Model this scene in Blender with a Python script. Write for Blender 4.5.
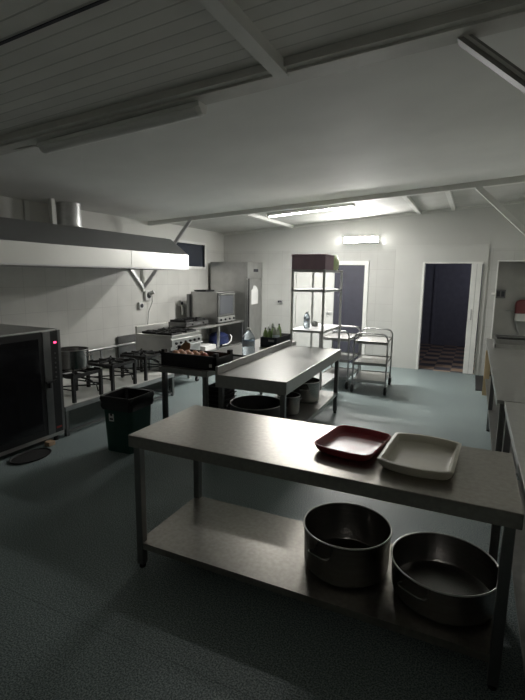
import bpy, bmesh, math, random
from mathutils import Vector, Matrix
random.seed(4)
PI = math.pi
for o in list(bpy.data.objects): bpy.data.objects.remove(o)
C = bpy.context.scene.collection
S = bpy.context.scene

# ------------------------------------------------------------------ camera
def camera():
    yaw, pit, rol = math.radians(-24.86), math.radians(9.25), math.radians(0.75)
    cy, sy, cp, sp, cr, sr = math.cos(yaw), math.sin(yaw), math.cos(pit), math.sin(pit), math.cos(rol), math.sin(rol)
    fwd = Vector((sy*cp, cy*cp, -sp)); right = Vector((cy, -sy, 0)); up = right.cross(fwd)
    r2 = cr*right + sr*up; u2 = -sr*right + cr*up
    m = Matrix((r2, u2, -fwd)).transposed().to_4x4()
    m.translation = (0, 0, 1.77)
    cam = bpy.data.cameras.new('camera'); co = bpy.data.objects.new('camera', cam); C.objects.link(co)
    co.matrix_world = m
    cam.sensor_fit = 'VERTICAL'; cam.sensor_height = 36; cam.lens = 453/700*36
    cam.clip_start = 0.02; cam.clip_end = 100
    S.camera = co
camera()
w = bpy.data.worlds.new('night'); S.world = w; w.use_nodes = True
w.node_tree.nodes['Background'].inputs[0].default_value = (0.03, 0.04, 0.07, 1)
w.node_tree.nodes['Background'].inputs[1].default_value = 0.3
S.view_settings.view_transform = 'Standard'; S.view_settings.look = 'None'
S.view_settings.gamma = 1; S.view_settings.use_curve_mapping = False
S.view_settings.exposure = 0.9
LAMP_CEIL = 135.0     # emission of the lit ceiling tube
LAMP_WALL = 160.0     # emission of the lit wall lamp

S.cycles.diffuse_bounces = 12; S.cycles.glossy_bounces = 8; S.cycles.max_bounces = 16

# ------------------------------------------------------------------ materials
def mat(name, col, rough=0.5, metal=0.0, var=0.0, vscale=8.0, bump=0.0, bscale=60.0, stretch=None, trans=0.0, emis=None, estr=0.0, rvar=0.0, col2=None, spec=None, ior=None):
    m = bpy.data.materials.new(name); m.use_nodes = True
    nt = m.node_tree; N = nt.nodes; L = nt.links
    p = N['Principled BSDF']
    p.inputs['Base Color'].default_value = (*col, 1); p.inputs['Roughness'].default_value = rough
    p.inputs['Metallic'].default_value = metal; p.inputs['Transmission Weight'].default_value = trans
    if spec is not None: p.inputs['Specular IOR Level'].default_value = spec
    if ior: p.inputs['IOR'].default_value = ior
    if emis: p.inputs['Emission Color'].default_value = (*emis, 1); p.inputs['Emission Strength'].default_value = estr
    if var or bump or rvar or col2:
        tc = N.new('ShaderNodeTexCoord'); mp = N.new('ShaderNodeMapping'); L.new(tc.outputs['Object'], mp.inputs[0])
        if stretch: mp.inputs['Scale'].default_value = stretch
        n = N.new('ShaderNodeTexNoise'); n.inputs['Scale'].default_value = vscale; n.inputs['Detail'].default_value = 3
        L.new(mp.outputs[0], n.inputs['Vector'])
        if var or col2:
            r = N.new('ShaderNodeValToRGB'); r.color_ramp.elements[0].position = .15; r.color_ramp.elements[1].position = .85; r.color_ramp.interpolation = 'EASE'
            c2 = col2 or tuple(min(1, c*(1+var)) for c in col)
            c1 = tuple(c*(1-var) for c in col)
            r.color_ramp.elements[0].color = (*c1, 1); r.color_ramp.elements[1].color = (*c2, 1)
            L.new(n.outputs[0], r.inputs[0]); L.new(r.outputs[0], p.inputs['Base Color'])
        if rvar:
            mr = N.new('ShaderNodeMapRange'); mr.inputs['To Min'].default_value = max(.02, rough-rvar); mr.inputs['To Max'].default_value = min(1, rough+rvar)
            mr.inputs['From Min'].default_value = .1; mr.inputs['From Max'].default_value = .9
            L.new(n.outputs[0], mr.inputs[0]); L.new(mr.outputs[0], p.inputs['Roughness'])
        if bump:
            n2 = N.new('ShaderNodeTexNoise'); n2.inputs['Scale'].default_value = bscale; L.new(mp.outputs[0], n2.inputs['Vector'])
            b = N.new('ShaderNodeBump'); b.inputs['Strength'].default_value = bump; b.inputs['Distance'].default_value = .003
            L.new(n2.outputs[0], b.inputs['Height']); L.new(b.outputs[0], p.inputs['Normal'])
    return m

def tile_mat(name, col, grout, size, axes, zmax=None, rough=.3, offset=(0, 0)):
    """square glazed tiles; axes picks the two object axes of the wall; plain plaster above zmax"""
    m = bpy.data.materials.new(name); m.use_nodes = True
    nt = m.node_tree; N = nt.nodes; L = nt.links; p = N['Principled BSDF']
    tc = N.new('ShaderNodeTexCoord'); sx = N.new('ShaderNodeSeparateXYZ'); L.new(tc.outputs['Object'], sx.inputs[0])
    cb = N.new('ShaderNodeCombineXYZ'); L.new(sx.outputs[axes[0]], cb.inputs[0]); L.new(sx.outputs[axes[1]], cb.inputs[1])
    mp = N.new('ShaderNodeMapping'); mp.inputs['Location'].default_value = (*offset, 0); L.new(cb.outputs[0], mp.inputs[0])
    b = N.new('ShaderNodeTexBrick'); b.offset = 0; b.inputs['Scale'].default_value = 1
    b.inputs['Brick Width'].default_value = size; b.inputs['Row Height'].default_value = size
    b.inputs['Mortar Size'].default_value = .004; b.inputs['Mortar Smooth'].default_value = .6
    b.inputs['Color1'].default_value = (*col, 1); b.inputs['Color2'].default_value = (*[c*.96 for c in col], 1)
    b.inputs['Mortar'].default_value = (*grout, 1); L.new(mp.outputs[0], b.inputs['Vector'])
    n = N.new('ShaderNodeTexNoise'); n.inputs['Scale'].default_value = 3; n.inputs['Detail'].default_value = 6; L.new(tc.outputs['Object'], n.inputs['Vector'])
    mx = N.new('ShaderNodeMix'); mx.data_type = 'RGBA'; mx.blend_type = 'MULTIPLY'; mx.inputs[0].default_value = .25
    L.new(b.outputs[0], mx.inputs[6]); L.new(n.outputs[0], mx.inputs[7])
    out = mx.outputs[2]
    if zmax:
        gt = N.new('ShaderNodeMath'); gt.operation = 'GREATER_THAN'; gt.inputs[1].default_value = zmax; L.new(sx.outputs[2], gt.inputs[0])
        m2 = N.new('ShaderNodeMix'); m2.data_type = 'RGBA'; L.new(gt.outputs[0], m2.inputs[0]); L.new(out, m2.inputs[6])
        m2.inputs[7].default_value = (*[c*.93 for c in col], 1); out = m2.outputs[2]
        mr = N.new('ShaderNodeMath'); mr.operation = 'MULTIPLY_ADD'; mr.inputs[1].default_value = .5; mr.inputs[2].default_value = rough
        L.new(gt.outputs[0], mr.inputs[0]); L.new(mr.outputs[0], p.inputs['Roughness'])
    else: p.inputs['Roughness'].default_value = rough
    L.new(out, p.inputs['Base Color'])
    bp = N.new('ShaderNodeBump'); bp.inputs['Strength'].default_value = .3; bp.inputs['Distance'].default_value = .002; bp.invert = True
    L.new(b.outputs['Fac'], bp.inputs['Height']); L.new(bp.outputs[0], p.inputs['Normal'])
    return m

def floor_mat():
    m = bpy.data.materials.new('speckled vinyl'); m.use_nodes = True
    nt = m.node_tree; N = nt.nodes; L = nt.links; p = N['Principled BSDF']
    tc = N.new('ShaderNodeTexCoord')
    n = N.new('ShaderNodeTexNoise'); n.inputs['Scale'].default_value = 130; n.inputs['Detail'].default_value = 3; L.new(tc.outputs['Object'], n.inputs['Vector'])
    r = N.new('ShaderNodeValToRGB'); e = r.color_ramp.elements
    e[0].position = .40; e[0].color = (.11, .145, .15, 1); e[1].position = .62; e[1].color = (.45, .52, .51, 1)
    e2 = e.new(.5); e2.color = (.25, .31, .31, 1)
    L.new(n.outputs[0], r.inputs[0])
    n2 = N.new('ShaderNodeTexNoise'); n2.inputs['Scale'].default_value = 1.2; n2.inputs['Detail'].default_value = 8; L.new(tc.outputs['Object'], n2.inputs['Vector'])
    mx = N.new('ShaderNodeMix'); mx.data_type = 'RGBA'; mx.blend_type = 'MULTIPLY'; mx.inputs[0].default_value = .35
    L.new(r.outputs[0], mx.inputs[6]); L.new(n2.outputs[0], mx.inputs[7])
    # welded seams of the vinyl sheets
    b = N.new('ShaderNodeTexBrick'); b.offset = 0; b.inputs['Scale'].default_value = 1; b.inputs['Brick Width'].default_value = 12; b.inputs['Row Height'].default_value = 1.5
    b.inputs['Mortar Size'].default_value = .003; b.inputs['Color1'].default_value = b.inputs['Color2'].default_value = (1, 1, 1, 1); b.inputs['Mortar'].default_value = (.7, .7, .7, 1)
    mp = N.new('ShaderNodeMapping'); mp.inputs['Location'].default_value = (3.1, .0, 0); L.new(tc.outputs['Object'], mp.inputs[0]); L.new(mp.outputs[0], b.inputs['Vector'])
    m2 = N.new('ShaderNodeMix'); m2.data_type = 'RGBA'; m2.blend_type = 'MULTIPLY'; m2.inputs[0].default_value = 1
    L.new(mx.outputs[2], m2.inputs[6]); L.new(b.outputs[0], m2.inputs[7]); L.new(m2.outputs[2], p.inputs['Base Color'])
    mr = N.new('ShaderNodeMapRange'); mr.inputs['To Min'].default_value = .38; mr.inputs['To Max'].default_value = .6; L.new(n2.outputs[0], mr.inputs[0]); L.new(mr.outputs[0], p.inputs['Roughness'])
    bp = N.new('ShaderNodeBump'); bp.inputs['Strength'].default_value = .25; bp.inputs['Distance'].default_value = .002
    L.new(n.outputs[0], bp.inputs['Height']); L.new(bp.outputs[0], p.inputs['Normal'])
    return m

def plank_mat(name, col, pitch):
    """ceiling boards that run along x, grooves every pitch metres"""
    m = bpy.data.materials.new(name); m.use_nodes = True
    nt = m.node_tree; N = nt.nodes; L = nt.links; p = N['Principled BSDF']; p.inputs['Roughness'].default_value = .7
    tc = N.new('ShaderNodeTexCoord')
    b = N.new('ShaderNodeTexBrick'); b.offset = 0; b.inputs['Scale'].default_value = 1
    b.inputs['Brick Width'].default_value = 40; b.inputs['Row Height'].default_value = pitch; b.inputs['Mortar Size'].default_value = .007; b.inputs['Mortar Smooth'].default_value = .5
    b.inputs['Color1'].default_value = (*col, 1); b.inputs['Color2'].default_value = (*[c*.9 for c in col], 1); b.inputs['Mortar'].default_value = (*[c*.7 for c in col], 1)
    mp = N.new('ShaderNodeMapping'); mp.inputs['Location'].default_value = (20, 0, 0); L.new(tc.outputs['Object'], mp.inputs[0]); L.new(mp.outputs[0], b.inputs['Vector'])
    n = N.new('ShaderNodeTexNoise'); n.inputs['Scale'].default_value = 2; n.inputs['Detail'].default_value = 7; L.new(tc.outputs['Object'], n.inputs['Vector'])
    mx = N.new('ShaderNodeMix'); mx.data_type = 'RGBA'; mx.blend_type = 'MULTIPLY'; mx.inputs[0].default_value = .3
    L.new(b.outputs[0], mx.inputs[6]); L.new(n.outputs[0], mx.inputs[7]); L.new(mx.outputs[2], p.inputs['Base Color'])
    bp = N.new('ShaderNodeBump'); bp.inputs['Strength'].default_value = .5; bp.inputs['Distance'].default_value = .004; bp.invert = True
    L.new(b.outputs['Fac'], bp.inputs['Height']); L.new(bp.outputs[0], p.inputs['Normal'])
    return m

def checker_mat():
    m = bpy.data.materials.new('checker tiles'); m.use_nodes = True
    nt = m.node_tree; N = nt.nodes; L = nt.links; p = N['Principled BSDF']; p.inputs['Roughness'].default_value = .4
    tc = N.new('ShaderNodeTexCoord'); ch = N.new('ShaderNodeTexChecker'); ch.inputs['Scale'].default_value = 3.2
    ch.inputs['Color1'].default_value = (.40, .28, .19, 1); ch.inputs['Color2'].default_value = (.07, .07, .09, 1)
    L.new(tc.outputs['Object'], ch.inputs['Vector']); L.new(ch.outputs[0], p.inputs['Base Color'])
    return m

M = dict(
    steel=mat('brushed stainless steel', (.50, .50, .49), .37, 1, var=.12, vscale=6, rvar=.07),
    worktop=mat('worn stainless worktop', (.44, .435, .42), .36, 1, var=.10, vscale=25, rvar=.06),
    benchtop=mat('scratched stainless bench', (.35, .33, .30), .315, 1, var=.14, vscale=40, rvar=.03),
    brightsteel=mat('bright steel', (.50, .50, .48), .42, 1, var=.04, vscale=2, rvar=.05),
    hoodsteel=mat('hood steel', (.42, .42, .43), .34, 1, var=.05, vscale=2, rvar=.05),
    leg=mat('leg steel', (.20, .20, .20), .35, 1, var=.1),
    tube=mat('tube steel', (.42, .42, .42), .3, 1, var=.08),
    alu=mat('aluminium', (.62, .62, .62), .45, 1, var=.1, vscale=20),
    potsteel=mat('pot steel', (.34, .33, .32), .24, 1, var=.12, vscale=8, rvar=.03, stretch=(1, 1, 8)),
    darkpan=mat('dark pan steel', (.10, .10, .105), .4, .8, var=.2),
    castiron=mat('cast iron', (.022, .022, .022), .55, .3, var=.4, vscale=30, bump=.3),
    blackplastic=mat('black plastic', (.016, .016, .018), .45, 0, var=.3, vscale=12),
    blackbag=mat('black bin bag', (.010, .010, .011), .28, 0, bump=.5, bscale=25),
    greenplastic=mat('dark green plastic', (.008, .055, .042), .45, 0, var=.15, vscale=6),
    paint=mat('white paint', (.74, .74, .70), .6, 0, var=.05, vscale=3),
    plaster=mat('ceiling plaster', (.78, .78, .755), .75, 0, var=.07, vscale=1.3, bump=.2, bscale=6),
    beam=mat('grey painted beam', (.60, .59, .56), .6, 0, var=.1, vscale=5),
    batten=mat('pale batten', (.66, .66, .63), .6, 0, var=.06, vscale=5),
    fixture=mat('lamp housing', (.85, .85, .82), .5),
    diffuser=mat('lamp diffuser', (.88, .88, .86), .3, 0, var=.03),
    lit=mat('lit tube', (1, 1, 1), .4, emis=(1, .985, .945), estr=LAMP_CEIL),
    litwall=mat('lit wall lamp', (1, 1, 1), .4, emis=(1, .985, .945), estr=LAMP_WALL),
    ovenglass=mat('oven glass', (.012, .012, .014), .12, 0, var=.3, vscale=2, spec=.5),
    ovenblack=mat('oven black', (.014, .014, .015), .3),
    ledred=mat('red display', (.2, 0, .02), .4, emis=(1, .05, .16), estr=2.2),
    markred=mat('red mark', (.35, .03, .03), .5),
    redtray=mat('dark red plastic tray', (.34, .035, .045), .38, 0, var=.15, vscale=10, rvar=.08),
    whitetray=mat('cream plastic tray', (.62, .59, .50), .45, 0, var=.09, vscale=7),
    maroon=mat('plum cardboard', (.42, .29, .34), .6, 0, var=.1),
    greenpack=mat('green packet', (.35, .55, .16), .5, 0, col2=(.92, .92, .62), vscale=18),
    cardboard=mat('brown cardboard', (.22, .12, .06), .8, 0, var=.15),
    slate=mat('slate door', (.055, .055, .075), .55, 0, var=.08),
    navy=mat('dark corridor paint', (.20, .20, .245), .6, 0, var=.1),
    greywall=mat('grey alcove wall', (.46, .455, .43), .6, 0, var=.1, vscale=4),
    jamb=mat('door white', (.78, .78, .75), .45, 0, var=.04),
    onion=mat('onion skin', (.62, .27, .14), .4, 0, col2=(.85, .50, .34), vscale=9),
    peach=mat('red fruit skin', (.42, .06, .04), .35, 0, col2=(.6, .2, .1), vscale=9),
    bluebottle=mat('blue tinted plastic', (.80, .90, .98), .12, 0, trans=.8, ior=1.2),
    labelblue=mat('bottle label', (.55, .66, .80), .5, 0, col2=(.85, .88, .90), vscale=30),
    greenglass=mat('green bottle', (.38, .52, .22), .25, 0, trans=.4),
    clearplast=mat('clear plastic', (.72, .75, .68), .25, 0, trans=.45, ior=1.2),
    redcap=mat('dark cap', (.05, .04, .04), .5),
    bluecloth=mat('blue plastic sack', (.010, .018, .075), .5, 0, var=.4, vscale=9, bump=.6, bscale=14),
    whiteplast=mat('white plastic', (.74, .74, .72), .4),
    greyplast=mat('grey plastic', (.45, .45, .44), .5),
    paper=mat('paper', (.82, .82, .80), .8, 0, var=.04, vscale=40),
    ink=mat('dark ink', (.03, .03, .04), .6),
    ply=mat('raw plywood', (.62, .47, .28), .7, 0, var=.12, stretch=(1, 1, .2), vscale=20),
    rackpaint=mat('rack grey paint', (.82, .82, .80), .35, 0, var=.05),
    wallpaint=mat('wall paint', (.575, .575, .55), .55, 0, var=.04, vscale=2),
    lightgrey=mat('light grey plastic', (.66, .66, .64), .4),
    strutgrey=mat('strut grey paint', (.26, .26, .25), .55, 0, var=.08),
    rubber=mat('rubber', (.015, .015, .015), .7),
    orange=mat('orange peel', (.65, .28, .10), .5, 0, var=.1),
    winglass=mat('night window glass', (.03, .035, .05), .08, 0, spec=.6),
    wood=mat('wood block', (.40, .28, .18), .7, 0, var=.15),
)
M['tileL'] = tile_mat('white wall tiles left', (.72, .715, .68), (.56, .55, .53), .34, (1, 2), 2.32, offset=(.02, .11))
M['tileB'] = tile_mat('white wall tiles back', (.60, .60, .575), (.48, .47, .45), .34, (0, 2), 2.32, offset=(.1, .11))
M['floor'] = floor_mat()
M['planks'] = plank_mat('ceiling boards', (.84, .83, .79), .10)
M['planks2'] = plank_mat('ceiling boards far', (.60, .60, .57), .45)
M['checker'] = checker_mat()

# ------------------------------------------------------------------ mesh helpers
class MB:
    def __init__(s): s.bm = bmesh.new()
    def box(s, x0, x1, y0, y1, z0, z1, bev=0.0):
        r = bmesh.ops.create_cube(s.bm, size=1)
        vs = r['verts']
        for v in vs: v.co = Vector((x0+(v.co.x+.5)*(x1-x0), y0+(v.co.y+.5)*(y1-y0), z0+(v.co.z+.5)*(z1-z0)))
        if bev:
            es = list({e for v in vs for e in v.link_edges})
            bmesh.ops.bevel(s.bm, geom=es, offset=bev, segments=2, affect='EDGES', profile=.5)
        return s
    def tube(s, pts, r, n=12, closed=False, caps=True):
        pts = [Vector(p) for p in pts]; rings = []; prev = None
        k = len(pts)
        for i, p in enumerate(pts):
            a = pts[(i-1) % k] if (closed or i > 0) else p
            b = pts[(i+1) % k] if (closed or i < k-1) else p
            t = (b-a).normalized()
            if prev is None:
                u = t.orthogonal().normalized()
            else:
                u = (prev - t*prev.dot(t)).normalized()
            prev = u; v = t.cross(u)
            rr = r[i] if isinstance(r, (list, tuple)) else r
            rings.append([s.bm.verts.new(p + (u*math.cos(2*PI*j/n)+v*math.sin(2*PI*j/n))*rr) for j in range(n)])
        for i in range(k if closed else k-1):
            A, B = rings[i], rings[(i+1) % k]
            off = 0
            if closed and i == k-1:
                off = min(range(n), key=lambda o: (A[0].co-B[o].co).length)
            for j in range(n): s.bm.faces.new((A[j], A[(j+1) % n], B[(j+1+off) % n], B[(j+off) % n]))
        if caps and not closed:
            s.bm.faces.new(rings[0][::-1]); s.bm.faces.new(rings[-1])
        return s
    def bar(s, a, b, w, h=None, up=(0, 0, 1)):
        """square bar between two points"""
        a, b = Vector(a), Vector(b); h = h or w
        t = (b-a).normalized(); u = t.cross(Vector(up))
        if u.length < 1e-4: u = Vector((1, 0, 0))
        u.normalize(); v = u.cross(t)
        A = [s.bm.verts.new(a+u*i*w/2+v*j*h/2) for i, j in ((-1, -1), (1, -1), (1, 1), (-1, 1))]
        B = [s.bm.verts.new(b+u*i*w/2+v*j*h/2) for i, j in ((-1, -1), (1, -1), (1, 1), (-1, 1))]
        for j in range(4): s.bm.faces.new((A[j], A[(j+1) % 4], B[(j+1) % 4], B[j]))
        s.bm.faces.new(A[::-1]); s.bm.faces.new(B)
        return s
    def lathe(s, prof, cx=0, cy=0, n=40, axis='z', cap0=False, cap1=False):
        rings = []
        for r, z in prof:
            ring = []
            for j in range(n):
                a = 2*PI*j/n
                q = (r*math.cos(a), r*math.sin(a), z)
                if axis == 'x': q = (z, q[0], q[1])
                if axis == 'y': q = (q[0], z, q[1])
                ring.append(s.bm.verts.new((q[0]+cx, q[1]+cy, q[2]) if axis == 'z' else q))
            rings.append(ring)
        for A, B in zip(rings, rings[1:]):
            for j in range(n): s.bm.faces.new((A[j], A[(j+1) % n], B[(j+1) % n], B[j]))
        if cap0: s.bm.faces.new(rings[0][::-1])
        if cap1: s.bm.faces.new(rings[-1])
        return s
    def loops(s, loops, cap0=True, cap1=True):
        R = [[s.bm.verts.new(p) for p in l] for l in loops]; n = len(R[0])
        for A, B in zip(R, R[1:]):
            for j in range(n): s.bm.faces.new((A[j], A[(j+1) % n], B[(j+1) % n], B[j]))
        if cap0: s.bm.faces.new(R[0][::-1])
        if cap1: s.bm.faces.new(R[-1])
        return s
    def prism_y(s, prof, y0, y1):
        A = [s.bm.verts.new((x, y0, z)) for x, z in prof]; B = [s.bm.verts.new((x, y1, z)) for x, z in prof]
        n = len(A)
        for j in range(n): s.bm.faces.new((A[j], A[(j+1) % n], B[(j+1) % n], B[j]))
        s.bm.faces.new(A[::-1]); s.bm.faces.new(B)
        return s
    def sphere(s, c, r, sz=1.0, seg=20):
        mtx = Matrix.Translation(c) @ Matrix.Diagonal((1, 1, sz, 1))
        bmesh.ops.create_uvsphere(s.bm, u_segments=seg, v_segments=seg//2+2, radius=r, matrix=mtx)
        return s
    def move(s, v): bmesh.ops.translate(s.bm, verts=s.bm.verts, vec=v); return s

def obj(name, mb, m, parent=None, smooth=False):
    me = bpy.data.meshes.new(name); bmesh.ops.recalc_face_normals(mb.bm, faces=mb.bm.faces)
    mb.bm.to_mesh(me); mb.bm.free(); me.materials.append(M[m] if isinstance(m, str) else m)
    if smooth:
        me.polygons.foreach_set('use_smooth', [True]*len(me.polygons)); me.update()
        try: me.set_sharp_from_angle(angle=math.radians(40))
        except Exception: pass
    o = bpy.data.objects.new(name, me); C.objects.link(o)
    if parent: o.parent = parent
    return o
def tag(o, label, cat, group=None, kind=None):
    o['label'] = label; o['category'] = cat
    if group: o['group'] = group
    if kind: o['kind'] = kind
    return o
def thing(name, label, cat, loc=(0, 0, 0), rotz=0, group=None):
    o = bpy.data.objects.new(name, None); C.objects.link(o); o.empty_display_size = .1
    o.location = loc; o.rotation_euler = (0, 0, rotz)
    return tag(o, label, cat, group)
def struct(name, mb, m, parent=None, label=None):
    o = obj(name, mb, m, parent)
    if not parent: o['kind'] = 'structure'
    if label: o['label'] = label
    return o
def copy_tree(o, parent=None):
    c = o.copy(); C.objects.link(c)
    if parent: c.parent = parent
    for ch in [k for k in bpy.data.objects if k.parent == o]: copy_tree(ch, c)
    return c
def arc(cx, cz, r, a0, a1, n=8):
    return [(cx+r*math.cos(a0+(a1-a0)*i/n), cz+r*math.sin(a0+(a1-a0)*i/n)) for i in range(n+1)]

# ------------------------------------------------------------------ the room
LX, RX, BY, FY = -5.3, 1.12, 9.25, -2.4
SL = .0675
def cz(x): return 2.69 + SL*(x-LX)
def slab(x0, x1, y0, y1, off, th):
    mb = MB(); v = mb.bm.verts
    pts = [(x0, y0), (x1, y0), (x1, y1), (x0, y1)]
    A = [v.new((x, y, cz(x)+off)) for x, y in pts]; B = [v.new((x, y, cz(x)+off+th)) for x, y in pts]
    for j in range(4): mb.bm.faces.new((A[j], A[(j+1) % 4], B[(j+1) % 4], B[j]))
    mb.bm.faces.new(A); mb.bm.faces.new(B)
    return mb
struct('floor', MB().box(LX-.15, RX+.15, FY-.15, BY+.0, -.1, 0), 'floor', label='grey green speckled vinyl floor')
struct('ceiling', slab(LX-.15, RX+.15, 2.8, 6.85, 0, .1), 'plaster', label='smooth pale ceiling panel between the two cross beams')
struct('ceiling_front', slab(LX-.15, RX+.15, FY-.15, 2.8, .03, .1), 'planks', label='grooved grey ceiling boards nearest the camera')
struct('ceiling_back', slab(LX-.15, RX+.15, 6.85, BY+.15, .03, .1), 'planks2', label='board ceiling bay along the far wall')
# left wall with window hole
WY0, WY1, WZ0, WZ1 = 7.1, 8.42, 1.95, 2.40
wl = MB()
wl.box(LX-.15, LX, FY-.15, WY0, 0, 3.0); wl.box(LX-.15, LX, WY1, BY+.15, 0, 3.0)
wl.box(LX-.15, LX, WY0, WY1, 0, WZ0); wl.box(LX-.15, LX, WY0, WY1, WZ1, 3.0)
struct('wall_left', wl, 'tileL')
struct('wall_right', MB().box(RX, RX+.15, FY-.15, BY+.15, 0, 3.35), 'paint')
struct('wall_front', MB().box(LX, RX, FY-.15, FY, 0, 3.35), 'paint')
wb = MB()
D1 = (-2.62, -2.04, 2.0); D2 = (-.93, .10, 2.07); AO = (.34, RX, 2.09)
wb.box(LX, -3.47, BY, BY+.15, 0, 3.35); wb.box(-3.47, D1[0], BY, BY+.15, 0, 3.35)
wb.box(D1[0], D1[1], BY, BY+.15, D1[2], 3.35)
wb.box(D1[1], D2[0], BY, BY+.15, 0, 3.35); wb.box(D2[0], D2[1], BY, BY+.15, D2[2], 3.35)
wb.box(D2[1], AO[0], BY, BY+.15, 0, 3.35); wb.box(AO[0], AO[1], BY, BY+.15, AO[2], 3.35)
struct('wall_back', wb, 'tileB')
# plaster casing around the doorway on the far wall
cs = MB(); cs.box(-1.45, D2[0], BY-.02, BY, 0, 2.38); cs.box(D2[0], .10, BY-.02, BY, D2[2], 2.38); cs.box(.10, .16, BY-.02, BY, 0, 2.38)
struct('trim_1', cs, 'wallpaint', label='raised white casing round the dark doorway')
tr = MB(); tr.box(-1.47, .175, BY-.03, BY-.0, 2.38, 2.395); tr.box(.16, .172, BY-.026, BY, 0, 2.38)
struct('trim_2', tr, 'wallpaint', label='thin strip along top and right of the casing')
# door surround at the left (white leaf + dark leaf)
fr = MB(); fr.box(-3.56, -3.50, BY-.03, BY, 0, 2.10); fr.box(-2.04, -1.96, BY-.03, BY, 0, 2.10); fr.box(-3.50, -2.04, BY-.03, BY, 2.02, 2.10)
struct('trim_3', fr, 'jamb', label='white frame round the double door')
d = struct('door_1', MB().box(-3.49, -2.66, BY-.025, BY-.001, .01, 2.01), 'jamb', label='closed white door leaf behind the shelf rack')
h = MB(); h.box(-2.80, -2.76, BY-.032, BY-.024, .94, 1.12, .003); h.tube([(-2.78, BY-.03, 1.05), (-2.78, BY-.075, 1.05), (-2.66, BY-.08, 1.06)], .011)
obj('door_handle', h, 'whiteplast', d, True)
d = struct('door_2', MB().box(-2.65, -2.045, BY-.02, BY+.02, .01, 2.01), 'slate', label='dark slate door leaf behind the trolleys')
# the doorway with its white sliding leaf, corridor behind
cor = MB(); cor.box(-1.6, -1.5, BY+.15, 13.1, 0, 2.7); cor.box(1.0, 1.1, BY+.15, 13.1, 0, 2.7); cor.box(-1.6, 1.1, 13.0, 13.1, 0, 2.7); cor.box(-1.6, 1.1, BY+.15, 13.1, 2.6, 2.7)
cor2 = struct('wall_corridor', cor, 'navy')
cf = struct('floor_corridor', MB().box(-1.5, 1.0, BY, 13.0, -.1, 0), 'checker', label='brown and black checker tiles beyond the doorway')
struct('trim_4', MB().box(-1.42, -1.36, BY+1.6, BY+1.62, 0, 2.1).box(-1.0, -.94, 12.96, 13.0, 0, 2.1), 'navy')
jb = MB(); jb.box(D2[0]-.01, D2[0]+.03, BY-.03, BY+.15, 0, 2.07); jb.box(D2[0], .1, BY-.025, BY+.15, 2.05, 2.08)
struct('trim_5', jb, 'jamb')
d = struct('door_3', MB().box(-.09, .085, BY-.065, BY-.027, .01, 2.05, .004), 'jamb', label='white folded sliding door leaf at right of the doorway')
obj('fold_joint', MB().box(-.005, .002, BY-.068, BY-.064, .02, 2.04), 'greyplast', d)
obj('door_handle', MB().box(-.045, -.02, BY-.075, BY-.065, 1.02, 1.22, .004), 'greyplast', d)
# alcove with grey wall right of the doorway
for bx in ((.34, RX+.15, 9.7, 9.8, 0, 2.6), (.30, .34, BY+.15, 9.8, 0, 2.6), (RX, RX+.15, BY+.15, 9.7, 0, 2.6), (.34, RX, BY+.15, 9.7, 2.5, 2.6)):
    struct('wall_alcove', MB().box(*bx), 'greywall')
cl = bpy.data.lights.new('corridor_fill', 'POINT'); cl.energy = 8; cl.color = (.9, .92, 1); cl.shadow_soft_size = .15  # added fill without a fixture, lifts the dark corridor
clo = bpy.data.objects.new('corridor_fill', cl); C.objects.link(clo); clo.location = (.6, 11.2, 2.4)
struct('floor_alcove', MB().box(.30, RX+.15, BY, 9.8, -.1, 0), 'floor')
struct('trim_6', MB().box(.325, .345, BY-.015, BY+.15, 0, 2.1).box(.325, RX, BY-.015, BY+.02, 2.085, 2.105), 'jamb', label='bright white edge strip of the alcove opening')
# window in the left wall
wf = MB(); e = .05
wf.box(LX-.05, LX+.02, WY0-e, WY1+e, WZ1, WZ1+e); wf.box(LX-.05, LX+.02, WY0-e, WY1+e, WZ0-e, WZ0)
wf.box(LX-.05, LX+.02, WY0-e, WY0, WZ0, WZ1); wf.box(LX-.05, LX+.02, WY1, WY1+e, WZ0, WZ1)
win = struct('window_1', wf, 'jamb', label='high horizontal window with white frame beyond the hood')
obj('window_pane', MB().box(LX-.04, LX-.03, WY0, WY1, WZ0, WZ1), 'winglass', win)
# ---- ceiling beams, battens, struts
def beam(a, b, w, h, m='beam', up=(0, 0, 1)): return MB().bar(a, b, w, h, up)
ev = .045
b1 = MB(); b1.bar((LX, 2.665, cz(LX)+.0), (RX, 2.765, cz(RX)+.0), .15, .06); b1.bar((LX, 2.565, cz(LX)+.01), (RX, 2.665, cz(RX)+.01), .05, .05)
b1.bar((LX, 2.76, cz(LX)+.005), (RX, 2.86, cz(RX)+.005), .04, .03)
struct('trim_7', b1, 'beam', label='stepped grey ceiling beam running across the room nearest the camera')
b2 = MB(); b2.bar((LX, 6.62, cz(LX)-.02), (RX, 7.03, cz(RX)-.02), .09, .09)
struct('trim_8', b2, 'batten', label='ceiling beam across the far part of the room')
struct('trim_14', MB().bar((LX, 1.72, cz(LX)+.028), (RX, 1.72, cz(RX)+.028), .018, .006), 'ink', label='dark open joint between the near ceiling boards')
struct('trim_9', MB().bar((-1.14, FY, cz(-1.14)+.0), (-1.14, 2.70, cz(-1.14)+.0), .085, .07), 'batten', label='pale batten along the near ceiling boards')
n = 10
for x in (-3.63, -1.06, -.47):
    struct('trim_%d' % n, MB().bar((x, 6.85, cz(x)+.01), (x, BY, cz(x)+.01), .10 if x < -3 else .07, .06), 'batten', label='pale batten of the far ceiling bay'); n += 1
struct('trim_13', MB().bar((LX, BY-.02, cz(LX)+.01), (RX, BY-.02, cz(RX)+.01), .04, .05), 'batten')
st = thing('roof_strut', 'angled grey steel strut from the near ceiling beam down to the right', 'strut', (-.17, 2.80, 0))
L1 = 1.23
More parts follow.
